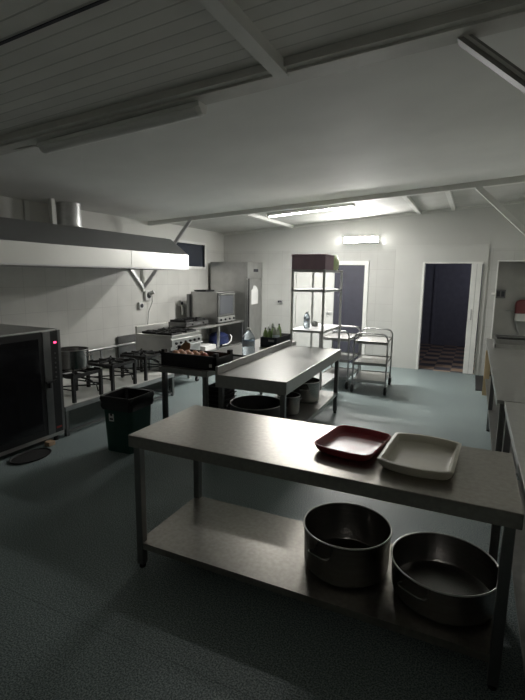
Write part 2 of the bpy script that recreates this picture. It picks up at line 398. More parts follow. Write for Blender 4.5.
obj('strut_bar', MB().bar((0, 0, cz(-.17)-.015), (L1, 0, cz(-.17)-.015-L1*.86), .075, .05), 'strutgrey', st)
obj('bright_flange', MB().bar((-.0, -.045, cz(-.17)-.012), (L1, -.045, cz(-.17)-.012-L1*.86), .010, .014), 'batten', st, False)['label'] = 'pale edge flange'
st2 = thing('roof_strut', 'pale angled strut from the far ceiling beam down to the right', 'strut', (-.08, 6.97, 0))
obj('strut_bar', MB().bar((0, 0, cz(-.08)-.05), (1.14, 0, cz(-.08)-.05-1.12), .07), 'batten', st2)
st3 = thing('roof_strut', 'long pale strut rising past the end of the hood to the ceiling', 'strut', (LX, 6.4, 0))
obj('strut_bar', MB().bar((.02, 0, 1.54), (.88, .24, cz(LX+.88)-.03), .05), 'alu', st3)
obj('side_brace', MB().bar((.03, -.02, 1.54), (.03, -.52, 2.05), .045), 'alu', st3)
obj('wall_post', MB().bar((.025, -.02, 1.48), (.025, -.02, 1.93), .04), 'paint', st3)

# ------------------------------------------------------------------ lamps
def batten_lamp(name, label, loc, L, lit, slope=0.0):
    """ceiling lamp along x, housing with a rounded diffuser"""
    t = thing(name, label, 'ceiling lamp', loc); t.rotation_euler = (0, -math.atan(slope), 0)
    hb = MB().box(-L/2, L/2, -.055, .055, -.035, 0, .006)
    if lit == 'lit':
        for q in (-1, 1): hb.box(-L/2, L/2, q*.056-.003, q*.056+.003, -.047, -.002)  # side lips added to keep direct light off the ceiling
    obj('housing', hb, 'fixture', t)
    bul = .016 if lit == 'lit' else .045
    prof = [(.050*math.cos(a), -.035-bul*math.sin(a)) for a in [PI*i/10 for i in range(11)]]
    mb = MB(); k = 6
    mb.loops([[(x, y, z) for y, z in prof] for x in (-L/2+.03, L/2-.03)])
    obj('diffuser', mb, lit, t, True)
    for s in (-1, 1):
        e = MB(); x0 = s*(L/2-.03); x1 = s*(L/2)
        e.loops([[(x0, y*1.04, z-.001) for y, z in prof], [(x1, y*.8, -.035+(z+.035)*.8) for y, z in prof]])
        obj('end_cap', e, 'fixture', t, True)
    return t
xm = -2.63
t = batten_lamp('ceiling_lamp', 'unlit fluorescent batten lamp beneath the near ceiling beam', (-2.49, 2.75, cz(-2.49)-.032), 1.52, 'diffuser', SL)
obj('cable', MB().tube([(-.78, 0, -.02), (-.86, -.01, -.0), (-.95, -.02, -.005), (-1.1, -.03, .008)], .006), 'whiteplast', t, True)
batten_lamp('ceiling_lamp', 'lit fluorescent lamp on the far ceiling bay', (-2.62, 7.45, cz(-2.62)+.02), 1.52, 'lit', SL)
t = thing('wall_lamp', 'short lit fluorescent lamp high on the far wall', 'wall lamp', (-2.14, BY, 2.51))
obj('housing', MB().box(-.35, .35, -.045, 0, -.062, .062, .004).box(-.35, .35, -.074, -.04, .054, .062).box(-.35, .35, -.074, -.04, -.062, -.054), 'fixture', t)  # front lips added to shield the wall around the lamp
prof = [(-.056-.010*math.sin(a), .050*math.cos(a)) for a in [PI*i/10 for i in range(11)]]
obj('diffuser', MB().loops([[(x, y, z) for y, z in prof] for x in (-.325, .325)]), 'litwall', t, True)

# ------------------------------------------------------------------ benches
def steel_bench(name, label, L, D, loc, rotz=0, H=.85, apron=.07, shelf_z=.17, leg=.045, top='worktop', inset=.02, th=.0, shelf=True, legmat='leg', midlegs=False, cat='work table'):
    """L along local x, D along local y, centred"""
    t = thing(name, label, cat, loc, rotz)
    tb = MB(); tb.box(-L/2, L/2, -D/2, D/2, H-.012, H, .003)
    for s in (-1, 1):
        tb.box(-L/2+.001, L/2-.001, s*(D/2-.003)-.002, s*(D/2-.003)+.002, H-apron, H-.01)
        tb.box(s*(L/2-.003)-.002, s*(L/2-.003)+.002, -D/2+.001, D/2-.001, H-apron, H-.01)
    tb.box(-L/2+.01, L/2-.01, -D/2+.01, D/2-.01, H-.035, H-.011)
    obj('tabletop', tb, top, t)
    xs = [-1, 1] + ([0] if midlegs else [])
    for sx in xs:
        for sy in (-1, 1):
            x = sx*(L/2-inset-leg/2); y = sy*(D/2-inset-leg/2)
            l = obj('leg', MB().box(x-leg/2, x+leg/2, y-leg/2, y+leg/2, .025, H-.034, .003), legmat, t)
            obj('foot', MB().lathe([(.018, 0), (.02, .006), (.016, .026)], x, y, 16, cap0=True, cap1=True), 'rubber', l, True)
    if shelf:
        sh = MB(); sh.box(-L/2+inset+.005, L/2-inset-.005, -D/2+inset+leg*.5, D/2-inset-leg*.5, shelf_z-.012, shelf_z)
        sh.box(-L/2+inset+leg, L/2-inset-leg, -D/2+inset+.004, -D/2+inset+leg*.5, shelf_z-.04, shelf_z)
        sh.box(-L/2+inset+leg, L/2-inset-leg, D/2-inset-leg*.5, D/2-inset-.004, shelf_z-.04, shelf_z)
        obj('lower_shelf', sh, top, t)
    return t
# nearest bench
steel_bench('steel_work_table', 'long stainless steel table nearest the camera, carrying the two trays', 2.01, .705, (-.757, 2.310, 0), 0, top='benchtop')
# middle table with backsplash
T2 = steel_bench('steel_work_table', 'pale steel work table with raised back edge, in the middle of the room', 2.07, .715, (-1.835, 4.65, 0), math.radians(91.9), apron=.12, shelf_z=.28, legmat='leg')
obj('backsplash', MB().box(-1.035, 1.035, .330, .357, .85, .925, .003), 'worktop', T2)
# table with the crate
steel_bench('steel_work_table', 'steel table carrying the crate, behind the raised back edge of the middle table', .575, 2.44, (-2.573, 4.88, 0), 0, apron=.055, shelf=False, legmat='leg')
# right hand row: two tables
TB = steel_bench('steel_work_table', 'steel table along the right edge, beside the nearest table', .70, 2.1, (.62, 2.78, 0), 0, apron=.05, shelf_z=.25)
TA = thing('sink_table', 'long steel table with a sink at the far right near the alcove', 'sink table', (.57, 5.88, 0))
L, Dx = 4.06, .70
tp = MB(); H = .85; sx0, sx1, sy0, sy1 = -.27, .27, .98, 1.62
tp.box(-.35, .35, -2.03, sy0, H-.03, H); tp.box(-.35, .35, sy1, 2.03, H-.03, H); tp.box(-.35, sx0, sy0, sy1, H-.03, H); tp.box(sx1, .35, sy0, sy1, H-.03, H)
tp.box(-.349, -.343, -2.03, 2.03, H-.05, H-.03)
obj('tabletop', tp, 'worktop', TA)
bs = MB(); bs.box(sx0, sx1, sy0, sy0+.02, .62, H+.05); bs.box(sx0, sx1, sy1-.02, sy1, .62, H+.05); bs.box(sx0, sx0+.02, sy0, sy1, .62, H+.05); bs.box(sx1-.02, sx1, sy0, sy1, .62, H+.05); bs.box(sx0, sx1, sy0, sy1, .60, .62)
obj('sink_basin', bs, 'steel', TA)
for y in (-1.95, -.1, 1.93):
    for x in (-.30, .30):
        l = obj('leg', MB().box(x-.022, x+.022, y-.022, y+.022, .02, H-.03, .003), 'leg', TA)
        obj('foot', MB().lathe([(.02, 0), (.016, .022)], x, y, 14, cap0=True, cap1=True), 'rubber', l)
obj('lower_shelf', MB().box(-.32, .32, -1.97, 1.97, .24, .262), 'worktop', TA)
fc = MB(); fc.tube([(.31, 1.3, .85), (.31, 1.3, 1.10), (.27, 1.3, 1.17), (.15, 1.3, 1.17), (.10, 1.3, 1.12)], .013)
obj('tap', fc, 'tube', TA, True)

# ------------------------------------------------------------------ trays
def tray(name, label, w, dpt, bulge, hgt, m, loc, rotz, wall=.02, cut=.0):
    def outline(ins, z):
        P = []; k = 28
        def yy(u): return dpt/2-ins+bulge*(1-u*u)-cut*max(0, (abs(u)-.82)/.18)**2
        for i in range(k+1):
            u = -1+2*i/k; P.append(((w/2-ins)*u, -yy(u), z))
        for i in range(k+1):
            u = 1-2*i/k; P.append(((w/2-ins)*u, yy(u), z))
        return P
    o = obj(name, MB().loops([outline(.026, 0), outline(.010, hgt*.4), outline(0, hgt-.003), outline(.003, hgt), outline(wall-.003, hgt), outline(wall, hgt-.004), outline(wall+.006, hgt*.55), outline(wall+.012, .014), outline(wall+.022, .010)]), m, None, True)
    o.location = loc; o.rotation_euler = (0, 0, rotz)
    return tag(o, label, 'tray')
tray('serving_tray', 'dark red plastic serving tray at left on the nearest steel table', .325, .375, .022, .046, 'redtray', (-.540, 2.370, .8505), math.radians(-8), .010, .035)
tray('serving_tray', 'cream plastic serving tray with curved sides, right of the red tray', .350, .440, .032, .050, 'whitetray', (-.185, 2.350, .8505), math.radians(-3), .020, .008)

# ------------------------------------------------------------------ pots
def pot(name, label, r, h, m, loc, rotz=0, handle_z=.7, hw=.055, hr=.006, n=48, taper=.98, group=None, hout=.04, cat='cooking pot'):
    t = thing(name, label, cat, loc, rotz, group); rb = r*taper; th = .004
    pr = [(.001, 0), (rb-.035, 0), (rb-.018, .004), (rb-.005, .016), (rb, .035), (r, h-.006), (r+.002, h-.003), (r+.002, h+.001), (r, h+.002), (r-th, h), (rb-th, .036), (rb-.010, .018), (rb-.036, .006), (.001, .007)]
    obj('pot_body', MB().lathe(pr, n=n), m, t, True)
    obj('pot_rim', MB().tube([((r+.002)*math.cos(2*PI*k/n), (r+.002)*math.sin(2*PI*k/n), h+.001) for k in range(n)], .0042, 8, closed=True), 'brightsteel', t, True)  # rolled rim, its highlight painted in as brighter steel
    for s in (0, PI):
        pts = []
        z = h*handle_z
        for q, dz in ((-hw, 0), (-hw*.98, 0), (-hw*.6, .0), (0, .0), (hw*.6, .0), (hw*.98, 0), (hw, 0)): pass
        pts = [(r-.002, -hw, z), (r+hout*.6, -hw, z+.004), (r+hout, -hw*.75, z+.008), (r+hout, hw*.75, z+.008), (r+hout*.6, hw, z+.004), (r-.002, hw, z)]
        ca, sa = math.cos(s), math.sin(s)
        pts = [(x*ca-y*sa, x*sa+y*ca, zz) for x, y, zz in pts]
        obj('pot_handle', MB().tube(pts, hr, 8), m, t, True)
    return t
pot('stock_pot', 'tall round steel pot at left on the shelf of the nearest table', .238, .24, 'potsteel', (-.543, 2.325, .1705), math.radians(-110))
pot('stock_pot', 'wide shallow steel pot at right on the shelf of the nearest table', .258, .178, 'potsteel', (-.032, 2.308, .1705), math.radians(-118), handle_z=.72, hw=.07)
pot('stock_pot', 'wide black pan at near end of the middle table shelf', .27, .20, 'darkpan', (-1.96, 4.10, .2805), .3)
pot('stock_pot', 'narrow grey pot on the middle table shelf, between black pan and large pot',   .125, .21, 'potsteel', (-1.76, 4.50, .2805), 1.2)
pot('stock_pot', 'large grey pot towards far end of the middle table shelf', .185, .25, 'potsteel', (-1.79, 5.10, .2805), 1.9)
pot('stock_pot', 'steel pot standing on the black gas burner beside the big oven', .185, .235, 'potsteel', (-4.22, 3.80, .668), .4, hw=.04)

# ------------------------------------------------------------------ extractor hood
hd = thing('extractor_hood', 'long stainless steel extractor hood on the left wall', 'extractor hood', (LX, 3.0, 1.86))
hy0, hy1 = -1.4, 3.05; X = 1.2
sh = MB(); tk = .006
prof_o = [(X, 0), (X, .22), (X-.33, .47), (0.0, .47)]
prof_i = [(0.0, .464), (X-.335, .464), (X-tk, .217), (X-tk, 0)]
sh.prism_y(prof_o+prof_i, hy0, hy1)
for y in (hy0, hy1-tk):
    sh.prism_y([(X-.001, .001), (X-.001, .219), (X-.331, .469), (0, .469), (0, .001)], y, y+tk)
obj('canopy', sh, 'hoodsteel', hd)
lip = MB(); lip.box(X+.0005, X+.004, hy0, hy1, .005, .215)
obj('front_face', lip, 'brightsteel', hd)
gt = MB(); gt.box(X-.06, X, hy0, hy1, -.012, 0); gt.box(0, .04, hy0, hy1, -.012, 0); gt.box(0, X, hy1-.04, hy1, -.012, 0); gt.box(0, X, hy0, hy0+.04, -.012, 0)
obj('drip_gutter', gt, 'hoodsteel', hd)
for y in (1.75,):
    obj('joint_strip', MB().box(X+.004, X+.007, y-.012, y+.012, .003, .217), 'brightsteel', hd)
fl = MB()
for i in range(8): fl.bar((.12, hy0+.3+i*.52, .25), (.62, hy0+.3+i*.52, .42), .46, .02)
obj('grease_filter', fl, 'hoodsteel', hd)
dc = MB().lathe([(.155, .47), (.155, .53), (.167, .535), (.167, .55), (.155, .555), (.155, .845)], .24, 1.64, 32, cap0=True)
obj('exhaust_duct', dc, 'alu', hd, True)
obj('hanger_strip', MB().box(.28, .34, 1.28, 1.33, .47, .85), 'paint', hd)
obj('wall_bracket', MB().box(.0, .03, 1.13, 1.20, .47, .83), 'paint', hd)

# ------------------------------------------------------------------ big oven
ov = thing('combi_oven', 'large black glass fronted oven at the left edge with a red display', 'oven', (-3.92, 2.75, 0))
y0, y1 = -.45, .64
obj('oven_body', MB().box(-1.0, -.03, y0, y1, .10, 1.20, .006), 'steel', ov)
obj('base_frame', MB().box(-.95, -.02, y0, y1, .055, .10), 'brightsteel', ov)
dr = obj('oven_door', MB().box(-.03, 0, y0, .42, .10, 1.185, .004), 'ovenblack', ov)
obj('door_glass', MB().box(0, .004, y0+.06, .37, .17, 1.12), 'ovenglass', dr)
obj('door_stile', MB().box(-.03, .006, .42, .51, .10, 1.185, .003), 'leg', ov)
hh = MB(); hh.box(.006, .03, .45, .475, .60, .66, .004); hh.box(.022, .038, .41, .54, .655, .68, .004)
obj('oven_handle', hh, 'ovenblack', ov)
pn = obj('control_panel', MB().box(-.03, .004, .51, .605, .10, 1.185, .002), 'ovenblack', ov)
obj('red_display', MB().box(.004, .006, .550, .582, 1.055, 1.074), 'ledred', pn)
for i in range(6):
    q = MB().lathe([(.010, .004), (.010, .008)], n=14, axis='x', cap1=True); q.move((0, .557, .95-i*.05)); obj('push_button', q, 'leg', pn)
lg = MB()
for i in range(7): lg.box(.004, .006, .525+i*.010, .531+i*.010, .145, .165)
obj('maker_mark', lg, 'markred', pn)
obj('corner_post', MB().box(-.03, .002, .605, y1, .10, 1.19, .002), 'leg', ov)
for yy in (y0+.1, y1-.08):
    for xx in (-.9, -.06):
        obj('foot', MB().lathe([(.025, 0), (.02, .055)], xx, yy, 16, cap0=True, cap1=True), 'rubber', ov)
tag(obj('wood_block', MB().box(-3.93, -3.86, 3.12, 3.20, 0, .045, .004), 'wood'), 'small wooden block at the foot of the big oven', 'block')
pn2 = MB().lathe([(.001, 0), (.17, 0), (.178, .006), (.18, .016), (.173, .016), (.165, .008), (.001, .007)], n=32)
o = tag(obj('drip_pan', pn2, 'rubber', None, True), 'black shallow pan on the floor beneath the big oven front', 'pan'); o.location = (-3.80, 2.86, .001); o.scale = (.8, 1.15, 1)

# ------------------------------------------------------------------ burner stand
bsd = thing('burner_stand', 'low steel stand along the left wall carrying the black gas burners', 'stand', (-4.0, 3.42, 0))
ln = 1.98
obj('stand_top', MB().box(-1.1, .045, 0, ln, .305, .33, .003), 'paint', bsd)
obj('front_rail', MB().box(.04, .065, 0, ln, .285, .335, .002), 'tube', bsd)
for y in (.02, ln-.02):
    for x in (.04, -1.07): obj('leg', MB().box(x-.02, x+.02, y-.02, y+.02, 0, .31, .002), 'leg', bsd)
for x in (.03, -1.08): obj('lower_rail', MB().box(x, x+.02, .03, ln-.03, .03, .06), 'leg', bsd)
for y in (.005, ln-.035): obj('side_rail', MB().box(-1.06, .02, y, y+.03, .03, .06), 'leg', bsd)
obj('back_upstand', MB().box(-1.11, -1.09, 0, ln, .33, .40), 'alu', bsd)

def burner(label, x, y, a, hz=.335, s=.205):
    t = thing('gas_burner', label, 'gas burner', (x, y, .330), a, 'black gas burners on the low stand')
    for i in (-1, 1):
        for j in (-1, 1):
            obj('leg', MB().box(i*s-.018, i*s+.018, j*s-.018, j*s+.018, 0, hz-.02, .002), 'castiron', t)
    f = MB()
    for i in (-1, 1):
        f.box(-s-.02, s+.02, i*s-.015, i*s+.015, hz-.055, hz-.02); f.box(i*s-.015, i*s+.015, -s-.02, s+.02, hz-.055, hz-.02)
    obj('top_frame', f, 'castiron', t)
    g = MB()
    for k in range(8):
        an = k*PI/4+PI/8*0; L0, L1 = .06, (s*1.0 if k % 2 == 0 else s*1.38)
        g.bar((math.cos(an)*L0, math.sin(an)*L0, hz-.012), (math.cos(an)*L1, math.sin(an)*L1, hz-.012), .016, .022)
    for i in (-1, 1):
        for j in (-1, 1): g.bar((i*(s+.0), j*(s+.0), hz-.02), (i*(s-.05), j*(s-.05), hz+.0), .022, .03)
    g.tube([(.06*math.cos(2*PI*k/16), .06*math.sin(2*PI*k/16), hz-.012) for k in range(16)], .010, 8, closed=True)
    obj('pan_support', g, 'castiron', t)
    b = MB()
    for rr in (.11, .055): b.tube([(rr*math.cos(2*PI*k/24), rr*math.sin(2*PI*k/24), hz-.085) for k in range(24)], .013, 8, closed=True)
    b.tube([(-.11, 0, hz-.085), (.11, 0, hz-.085)], .012); b.tube([(0, 0, hz-.085), (s+.02, .0, hz-.1), (s+.06, .02, hz-.13)], .011)
    obj('burner_ring', b, 'castiron', t, True)
    c = MB(); c.bar((-s, -s, .13), (s, s, .13), .014); c.bar((-s, s, .145), (s, -s, .145), .014)
    for i in (-1, 1): c.bar((-s, i*s, .14), (s, i*s, .14), .014); 
    obj('cross_brace', c, 'castiron', t)
    v = MB().tube([(s+.02, -.05, hz-.10), (s+.03, .03, hz-.14), (s+.02, .12, hz-.2), (s+.0, .16, hz-.28)], .007, 8)
    obj('gas_hose', v, 'rubber', t, True)
    return t
burner('black cast iron gas burner on low stand, under the steel pot', -4.21, 3.81, 0)
burner('black cast iron gas burner, empty, middle of the low stand behind the bin', -4.22, 4.43, 0, .345)
burner('black cast iron gas burner, empty, far end of the low stand', -4.22, 5.06, 0, .355)
# gas rail and steel panel near the wall
gr = thing('gas_rail', 'pale horizontal gas pipe on brackets along the tiled wall behind the burners', 'pipe', (LX+.10, 4.3, 0))
obj('pipe', MB().tube([(0, 0, .62), (0, 2.1, .62)], .022), 'tube', gr, True)
for y in (.75, .95): obj('pipe_bracket', MB().bar((0, y, .61), (-.0, y+.02, .02), .03), 'tube', gr)
tag(obj('metal_sheet', MB().box(LX+.02, LX+.05, 5.70, 6.2, .001, .76), 'leg'), 'grey steel sheet standing against the wall beside the cooker', 'panel')

# ------------------------------------------------------------------ range cooker
rg = thing('range_cooker', 'steel range cooker with black pan grates on its top, beyond the burners', 'cooker', (-4.42, 5.95, 0))
a0, a1, b0, b1_ = -.35, .34, -.40, .42
obj('cooker_body', MB().box(a0, a1-.02, b0, b1_, .52, .835, .004), 'steel', rg)
obj('cooktop', MB().box(a0, a1, b0, b1_, .835, .86, .004), 'brightsteel', rg)
obj('splash_back', MB().box(a0, a0+.03, b0, b1_, .86, .97, .003), 'brightsteel', rg)
obj('control_panel', MB().box(a1-.02, a1+.005, b0, b1_, .69, .80, .003), 'steel', rg)
for i in range(6):
    k = MB().lathe([(.02, 0), (.02, .02), (.015, .028)], n=18, axis='x', cap1=True); k.move((a1+.005, b0+.1+i*.125, .74)); obj('knob', k, 'ovenblack', rg, True)
obj('towel_bar', MB().tube([(a1+.05, b0+.05, .69), (a1+.05, b1_-.05, .69)], .010), 'tube', rg, True)
for yy in (b0+.03, b1_-.05):
    for xx in (a0+.03, a1-.06):
        l = obj('leg', MB().box(xx-.02, xx+.02, yy-.02, yy+.02, .09, .52), 'leg', rg)
        w_ = MB().lathe([(.001, -.015), (.04, -.015), (.045, 0), (.04, .015), (.001, .015)], n=20, axis='x'); w_.move((xx, yy, .045)); obj('wheel', w_, 'rubber', l, True)
        obj('caster_fork', MB().box(xx-.024, xx-.018, yy-.02, yy+.02, .04, .095).box(xx+.018, xx+.024, yy-.02, yy+.02, .04, .095).box(xx-.024, xx+.024, yy-.02, yy+.02, .088, .097), 'tube', l)
obj('cooker_shelf', MB().box(a0+.02, a1-.04, b0+.02, b1_-.02, .20, .22), 'leg', rg)
for j in range(2):
    for i in range(2):
        cx, cyy = a0+.20+i*.30, b0+.21+j*.40
        g = MB()
        for s in (-1, 1):
            g.box(cx-.13, cx+.13, cyy+s*.13-.007, cyy+s*.13+.007, .86, .89); g.box(cx+s*.13-.007, cx+s*.13+.007, cyy-.13, cyy+.13, .86, .89)
        for q in range(8):
            an = q*PI/4; g.bar((cx+.04*math.cos(an), cyy+.04*math.sin(an), .893), (cx+.13*math.cos(an), cyy+.13*math.sin(an), .893), .012, .018)
        obj('pan_grate', g, 'castiron', rg)
        obj('burner_cap', MB().lathe([(.04, .86), (.04, .873), (.03, .878)], cx, cyy, 20, cap1=True), 'castiron', rg, True)

# ------------------------------------------------------------------ far counter with its appliances
fc_ = thing('wall_counter', 'steel counter with undershelf along the left wall beyond the cooker', 'counter', (-4.37, 6.42, 0))
ctop = MB().box(-.91, 0, 0, 2.06, .82, .86, .003); obj('countertop', ctop, 'worktop', fc_)
obj('counter_shelf', MB().box(-.9, -.02, .02, 2.04, .36, .385), 'worktop', fc_)
for y in (.04, 1.05, 2.02):
    for x in (-.03, -.87): obj('leg', MB().box(x-.02, x+.02, y-.02, y+.02, 0, .82), 'tube', fc_)
gs = thing('tabletop_gas_stove', 'low two burner gas stove on the wall counter, left of the small oven', 'gas stove', (-4.72, 6.92, .861))
obj('stove_body', MB().box(-.22, .22, -.36, .36, .02, .085, .004), 'leg', gs)
for x in (-.18, .18):
    for y in (-.32, .32): obj('foot', MB().lathe([(.018, 0), (.015, .02)], x, y, 12, cap0=True), 'rubber', gs)
for y in (-.18, .18):
    g = MB()
    for s in (-1, 1): g.box(-.17, .17, y+s*.12-.006, y+s*.12+.006, .085, .125); g.box(s*.15-.006, s*.15+.006, y-.14, y+.14, .085, .125)
    for q in range(8):
        an = q*PI/4; g.bar((.03*math.cos(an), y+.03*math.sin(an), .128), (.14*math.cos(an), y+.13*math.sin(an), .128), .010, .014)
    obj('pan_grate', g, 'castiron', gs)
    k = MB().lathe([(.018, 0), (.014, .022)], n=16, axis='x', cap1=True); k.move((.22, y, .05)); obj('knob', k, 'ovenblack', gs, True)
so = thing('countertop_oven', 'steel convection oven with glass door on the wall counter', 'oven', (-4.38, 7.42, .861))
W = .68
obj('oven_body', MB().box(-.60, -.02, 0, W, .02, .60, .006), 'steel', so)
dr = obj('oven_door', MB().box(-.02, .005, .01, W-.01, .13, .59, .004), 'leg', so)
obj('door_glass', MB().box(.005, .008, .07, W-.10, .17, .535), mat('dim oven glass', (.06, .065, .075), .15, 0, spec=.6), dr)
obj('oven_handle', MB().tube([(.005, .06, .558), (.035, .06, .558), (.035, W-.06, .558), (.005, W-.06, .558)], .010), 'brightsteel', dr, True)
cp = obj('control_panel', MB().box(-.02, .008, .005, W-.005, .02, .125, .003), 'steel', so)
for i in range(4):
    k = MB().lathe([(.022, 0), (.022, .012), (.016, .025)], n=18, axis='x', cap1=True); k.move((.008, .10+i*.17, .072)); obj('knob', k, 'ovenblack', cp, True)
for x in (-.55, -.06):
    for y in (.05, W-.05): obj('foot', MB().lathe([(.02, 0), (.018, .022)], x, y, 12, cap0=True), 'rubber', so)
obj('rear_panel', MB().box(-.66, -.60, -.06, W, .03, .55), 'leg', so)
o = tag(obj('oven_pan', MB().loops([[(x*a, y*b, z) for x, y in ((-1, -1), (1, -1), (1, 1), (-1, 1))] for a, b, z in ((.12, .15, 0), (.14, .17, .03), (.13, .16, .03), (.11, .14, .006))]), 'blackplastic'), 'flat black pan lying on the countertop oven', 'pan')
o.location = (-4.80, 7.62, 1.462)
# fridge
fg = thing('upright_fridge', 'tall stainless steel fridge in the far left corner', 'fridge', (-4.31, 8.52, 0))
obj('fridge_body', MB().box(-.90, -.04, 0, .72, .10, 2.06, .006), 'steel', fg)
obj('top_panel', MB().box(-.04, 0, .0, .72, 1.72, 2.06, .004), 'steel', fg)
dr = obj('fridge_door', MB().box(-.04, 0, .005, .715, .12, 1.70, .006), 'steel', fg)
obj('door_handle', MB().box(0, .03, .02, .05, .70, 1.72, .004), 'leg', dr)
obj('control_display', MB().box(0, .004, .28, .50, 1.86, 1.92), 'ink', fg)
for x in (-.82, -.08):
    for y in (.06, .64): obj('foot', MB().lathe([(.025, 0), (.02, .10)], x, y, 14, cap0=True), 'rubber', fg)
pm = MB().bar((-.52, -.006, .0), (-.52, -.006, .0001), .01)
pp = [(.0, .18, 1.20), (.0, .50, 1.21), (.0, .50, 1.50), (.0, .44, 1.56), (.0, .36, 1.60), (.0, .27, 1.60), (.0, .24, 1.53), (.0, .18, 1.50)]
o = obj('paper_sheet', MB().loops([[(x+.001, y, z) for x, y, z in pp], [(x+.003, y, z) for x, y, z in pp]]), 'paper')
o.location = (-4.31, 8.52, -.03); tag(o, 'white paper sheet stuck on the fridge door', 'paper')
# blue sack and white box on the undershelf of the counter
bl = MB(); k = 18
prof = [(.0, 0), (.13, 0), (.19, .04), (.21, .12), (.18, .20), (.12, .25), (.05, .27), (.001, .26)]
bl.lathe(prof, n=26)
for v in bl.bm.verts: v.co.x *= 1+.12*math.sin(v.co.z*40+v.co.y*9); v.co.y *= 1.1+.1*math.sin(v.co.x*25+v.co.z*15)
o = obj('blue_sack', bl, 'bluecloth', None, True); o.location = (-4.62, 7.86, .386); tag(o, 'dark blue plastic sack under the wall counter', 'sack')
o2 = obj('tie_strap', MB().tube([(.17, -.14, .03), (.215, -.02, .035), (.235, .08, .09), (.20, .18, .16), (.15, .2, .2)], .012), 'whiteplast', o, True); o2['label'] = 'white strap'
tag(obj('storage_box', MB().box(-4.80, -4.43, 7.05, 7.44, .386, .47, .008), 'whiteplast'), 'white flat box left of the blue sack under the wall counter', 'box')

# ------------------------------------------------------------------ wall fittings
def socket(label, loc, name='wall_socket', s=.05, m='greyplast', face='x'):
    t = thing(name, label, 'socket', loc)
    if face == 'x':
        obj('socket_box', MB().box(0, .05, -s, s, -s, s, .008), m, t)
        k = MB().lathe([(s*.6, .05), (s*.6, .058), (s*.3, .06)], n=20, axis='x', cap1=True); obj('socket_face', k, 'ink', t, True)
    else:
        obj('socket_box', MB().box(-s*1.5, s*1.5, -.045, 0, -s, s, .006), m, t)
        for q in (-.7, .7):
            k = MB().box(q*s-.02, q*s+.02, -.049, -.045, -.022, .022, .001); obj('socket_face', k, 'ink', t)
    return t
t = socket('upper grey industrial socket with a plug, below the hood end', (LX, 6.50, 1.41), s=.09, m='lightgrey')
obj('plug', MB().tube([(.055, .01, .02), (.13, .04, .06)], .035, 14), 'lightgrey', t, True)
obj('cable', MB().tube([(.10, .02, 0), (.08, .05, -.12), (.03, .0, -.3), (.03, -.03, -.52)], .008, 8), 'greyplast', t, True)
t = socket('lower grey industrial socket below the hood end', (LX, 6.30, 1.235), s=.06, m='lightgrey')
t = socket('grey socket on the wall behind the tabletop stove', (LX, 7.50, 1.22), s=.055, m='lightgrey')
obj('cable', MB().tube([(.05, 0, -.04), (.09, .08, -.12), (.05, .16, -.22), (.06, .22, -.28)], .008, 8), 'greyplast', t, True)
obj('plug', MB().tube([(.055, -.02, -.04), (.10, -.05, -.10), (.09, -.04, -.22)], .022, 12), 'whiteplast', t, True)
socket('small grey double socket on the far wall above the bottles', (-3.86, BY, 1.225), s=.035, face='y')
t = thing('light_switch', 'grey double switch at left edge of the alcove wall', 'switch', (.44, 9.7, 1.50))
obj('switch_box', MB().box(-.085, .085, -.04, 0, -.08, .08, .006), 'leg', t); 
for q in (-1, 1): obj('rocker', MB().box(q*.038-.028, q*.038+.028, -.046, -.04, -.05, .05, .002), 'ink', t)
tag(obj('door_catch', MB().box(.27, .335, BY-.045, BY-.016, 1.49, 1.53, .005), 'whiteplast'), 'small white latch on the edge of the alcove opening', 'latch')
t = thing('towel_dispenser', 'red and white dispenser on the alcove wall at right edge', 'dispenser', (.83, 9.7, 1.15))
outl = [(-.13, .0), (.13, .0), (.13, .17)] + [(.13*math.cos(a), .17+.09*math.sin(a)) for a in [PI*i/10 for i in range(1, 10)]] + [(-.13, .17)]
obj('dispenser_cover', MB().loops([[(x, 0, z) for x, z in outl], [(x, -.12, z) for x, z in outl], [(x*.85, -.14, .02+z*.85) for x, z in outl]]), mat('dull red plastic', (.20, .05, .05), .4), t, True)
obj('dispenser_base', MB().box(-.12, .12, -.13, 0, -.14, .0, .01), 'whiteplast', t)
obj('drain_hose', MB().tube([(-.09, -.05, -.05), (-.10, -.05, -.15), (-.07, -.05, -.28), (-.02, -.05, -.4)], .014, 10), 'greyplast', t, True)
obj('side_arm', MB().tube([(-.13, -.06, .05), (-.28, -.06, .05)], .012, 10), 'greyplast', t, True)

# ------------------------------------------------------------------ bin
bn = thing('waste_bin', 'dark green square bin lined with a black bag, in front of the burner stand', 'bin', (-3.135, 3.50, 0), math.radians(3))
def rsq(a, b, z, r=.04, n=5):
    P = []
    for sx, sy, st in ((1, 1, 0), (-1, 1, PI/2), (-1, -1, PI), (1, -1, 1.5*PI)):
        for i in range(n+1):
            an = st+PI/2*i/n; P.append((sx*(a-r)+r*math.cos(an), sy*(b-r)+r*math.sin(an), z))
    return P
obj('bin_body', MB().loops([rsq(.155, .165, 0), rsq(.175, .185, .53), rsq(.185, .195, .535), rsq(.185, .195, .56), rsq(.172, .182, .56), rsq(.15, .16, .02)]), 'greenplastic', bn)
bg = MB(); random.seed(7)
def wob(l, a):
    return [(x*(1+random.uniform(-a, a)), y*(1+random.uniform(-a, a)), z+random.uniform(-a, a)*.12) for x, y, z in l]
n_ = 9
bg.loops([wob(rsq(a_, b_, z_, n=n_), w_) for a_, b_, z_, w_ in ((.186, .196, .44, .012), (.19, .202, .475, .03), (.190, .202, .51, .014), (.200, .210, .545, .02), (.192, .202, .578, .012), (.168, .178, .572, .012), (.155, .165, .5, .04), (.14, .15, .30, .05))], cap0=False)
obj('bin_bag', bg, 'blackbag', bn, True)
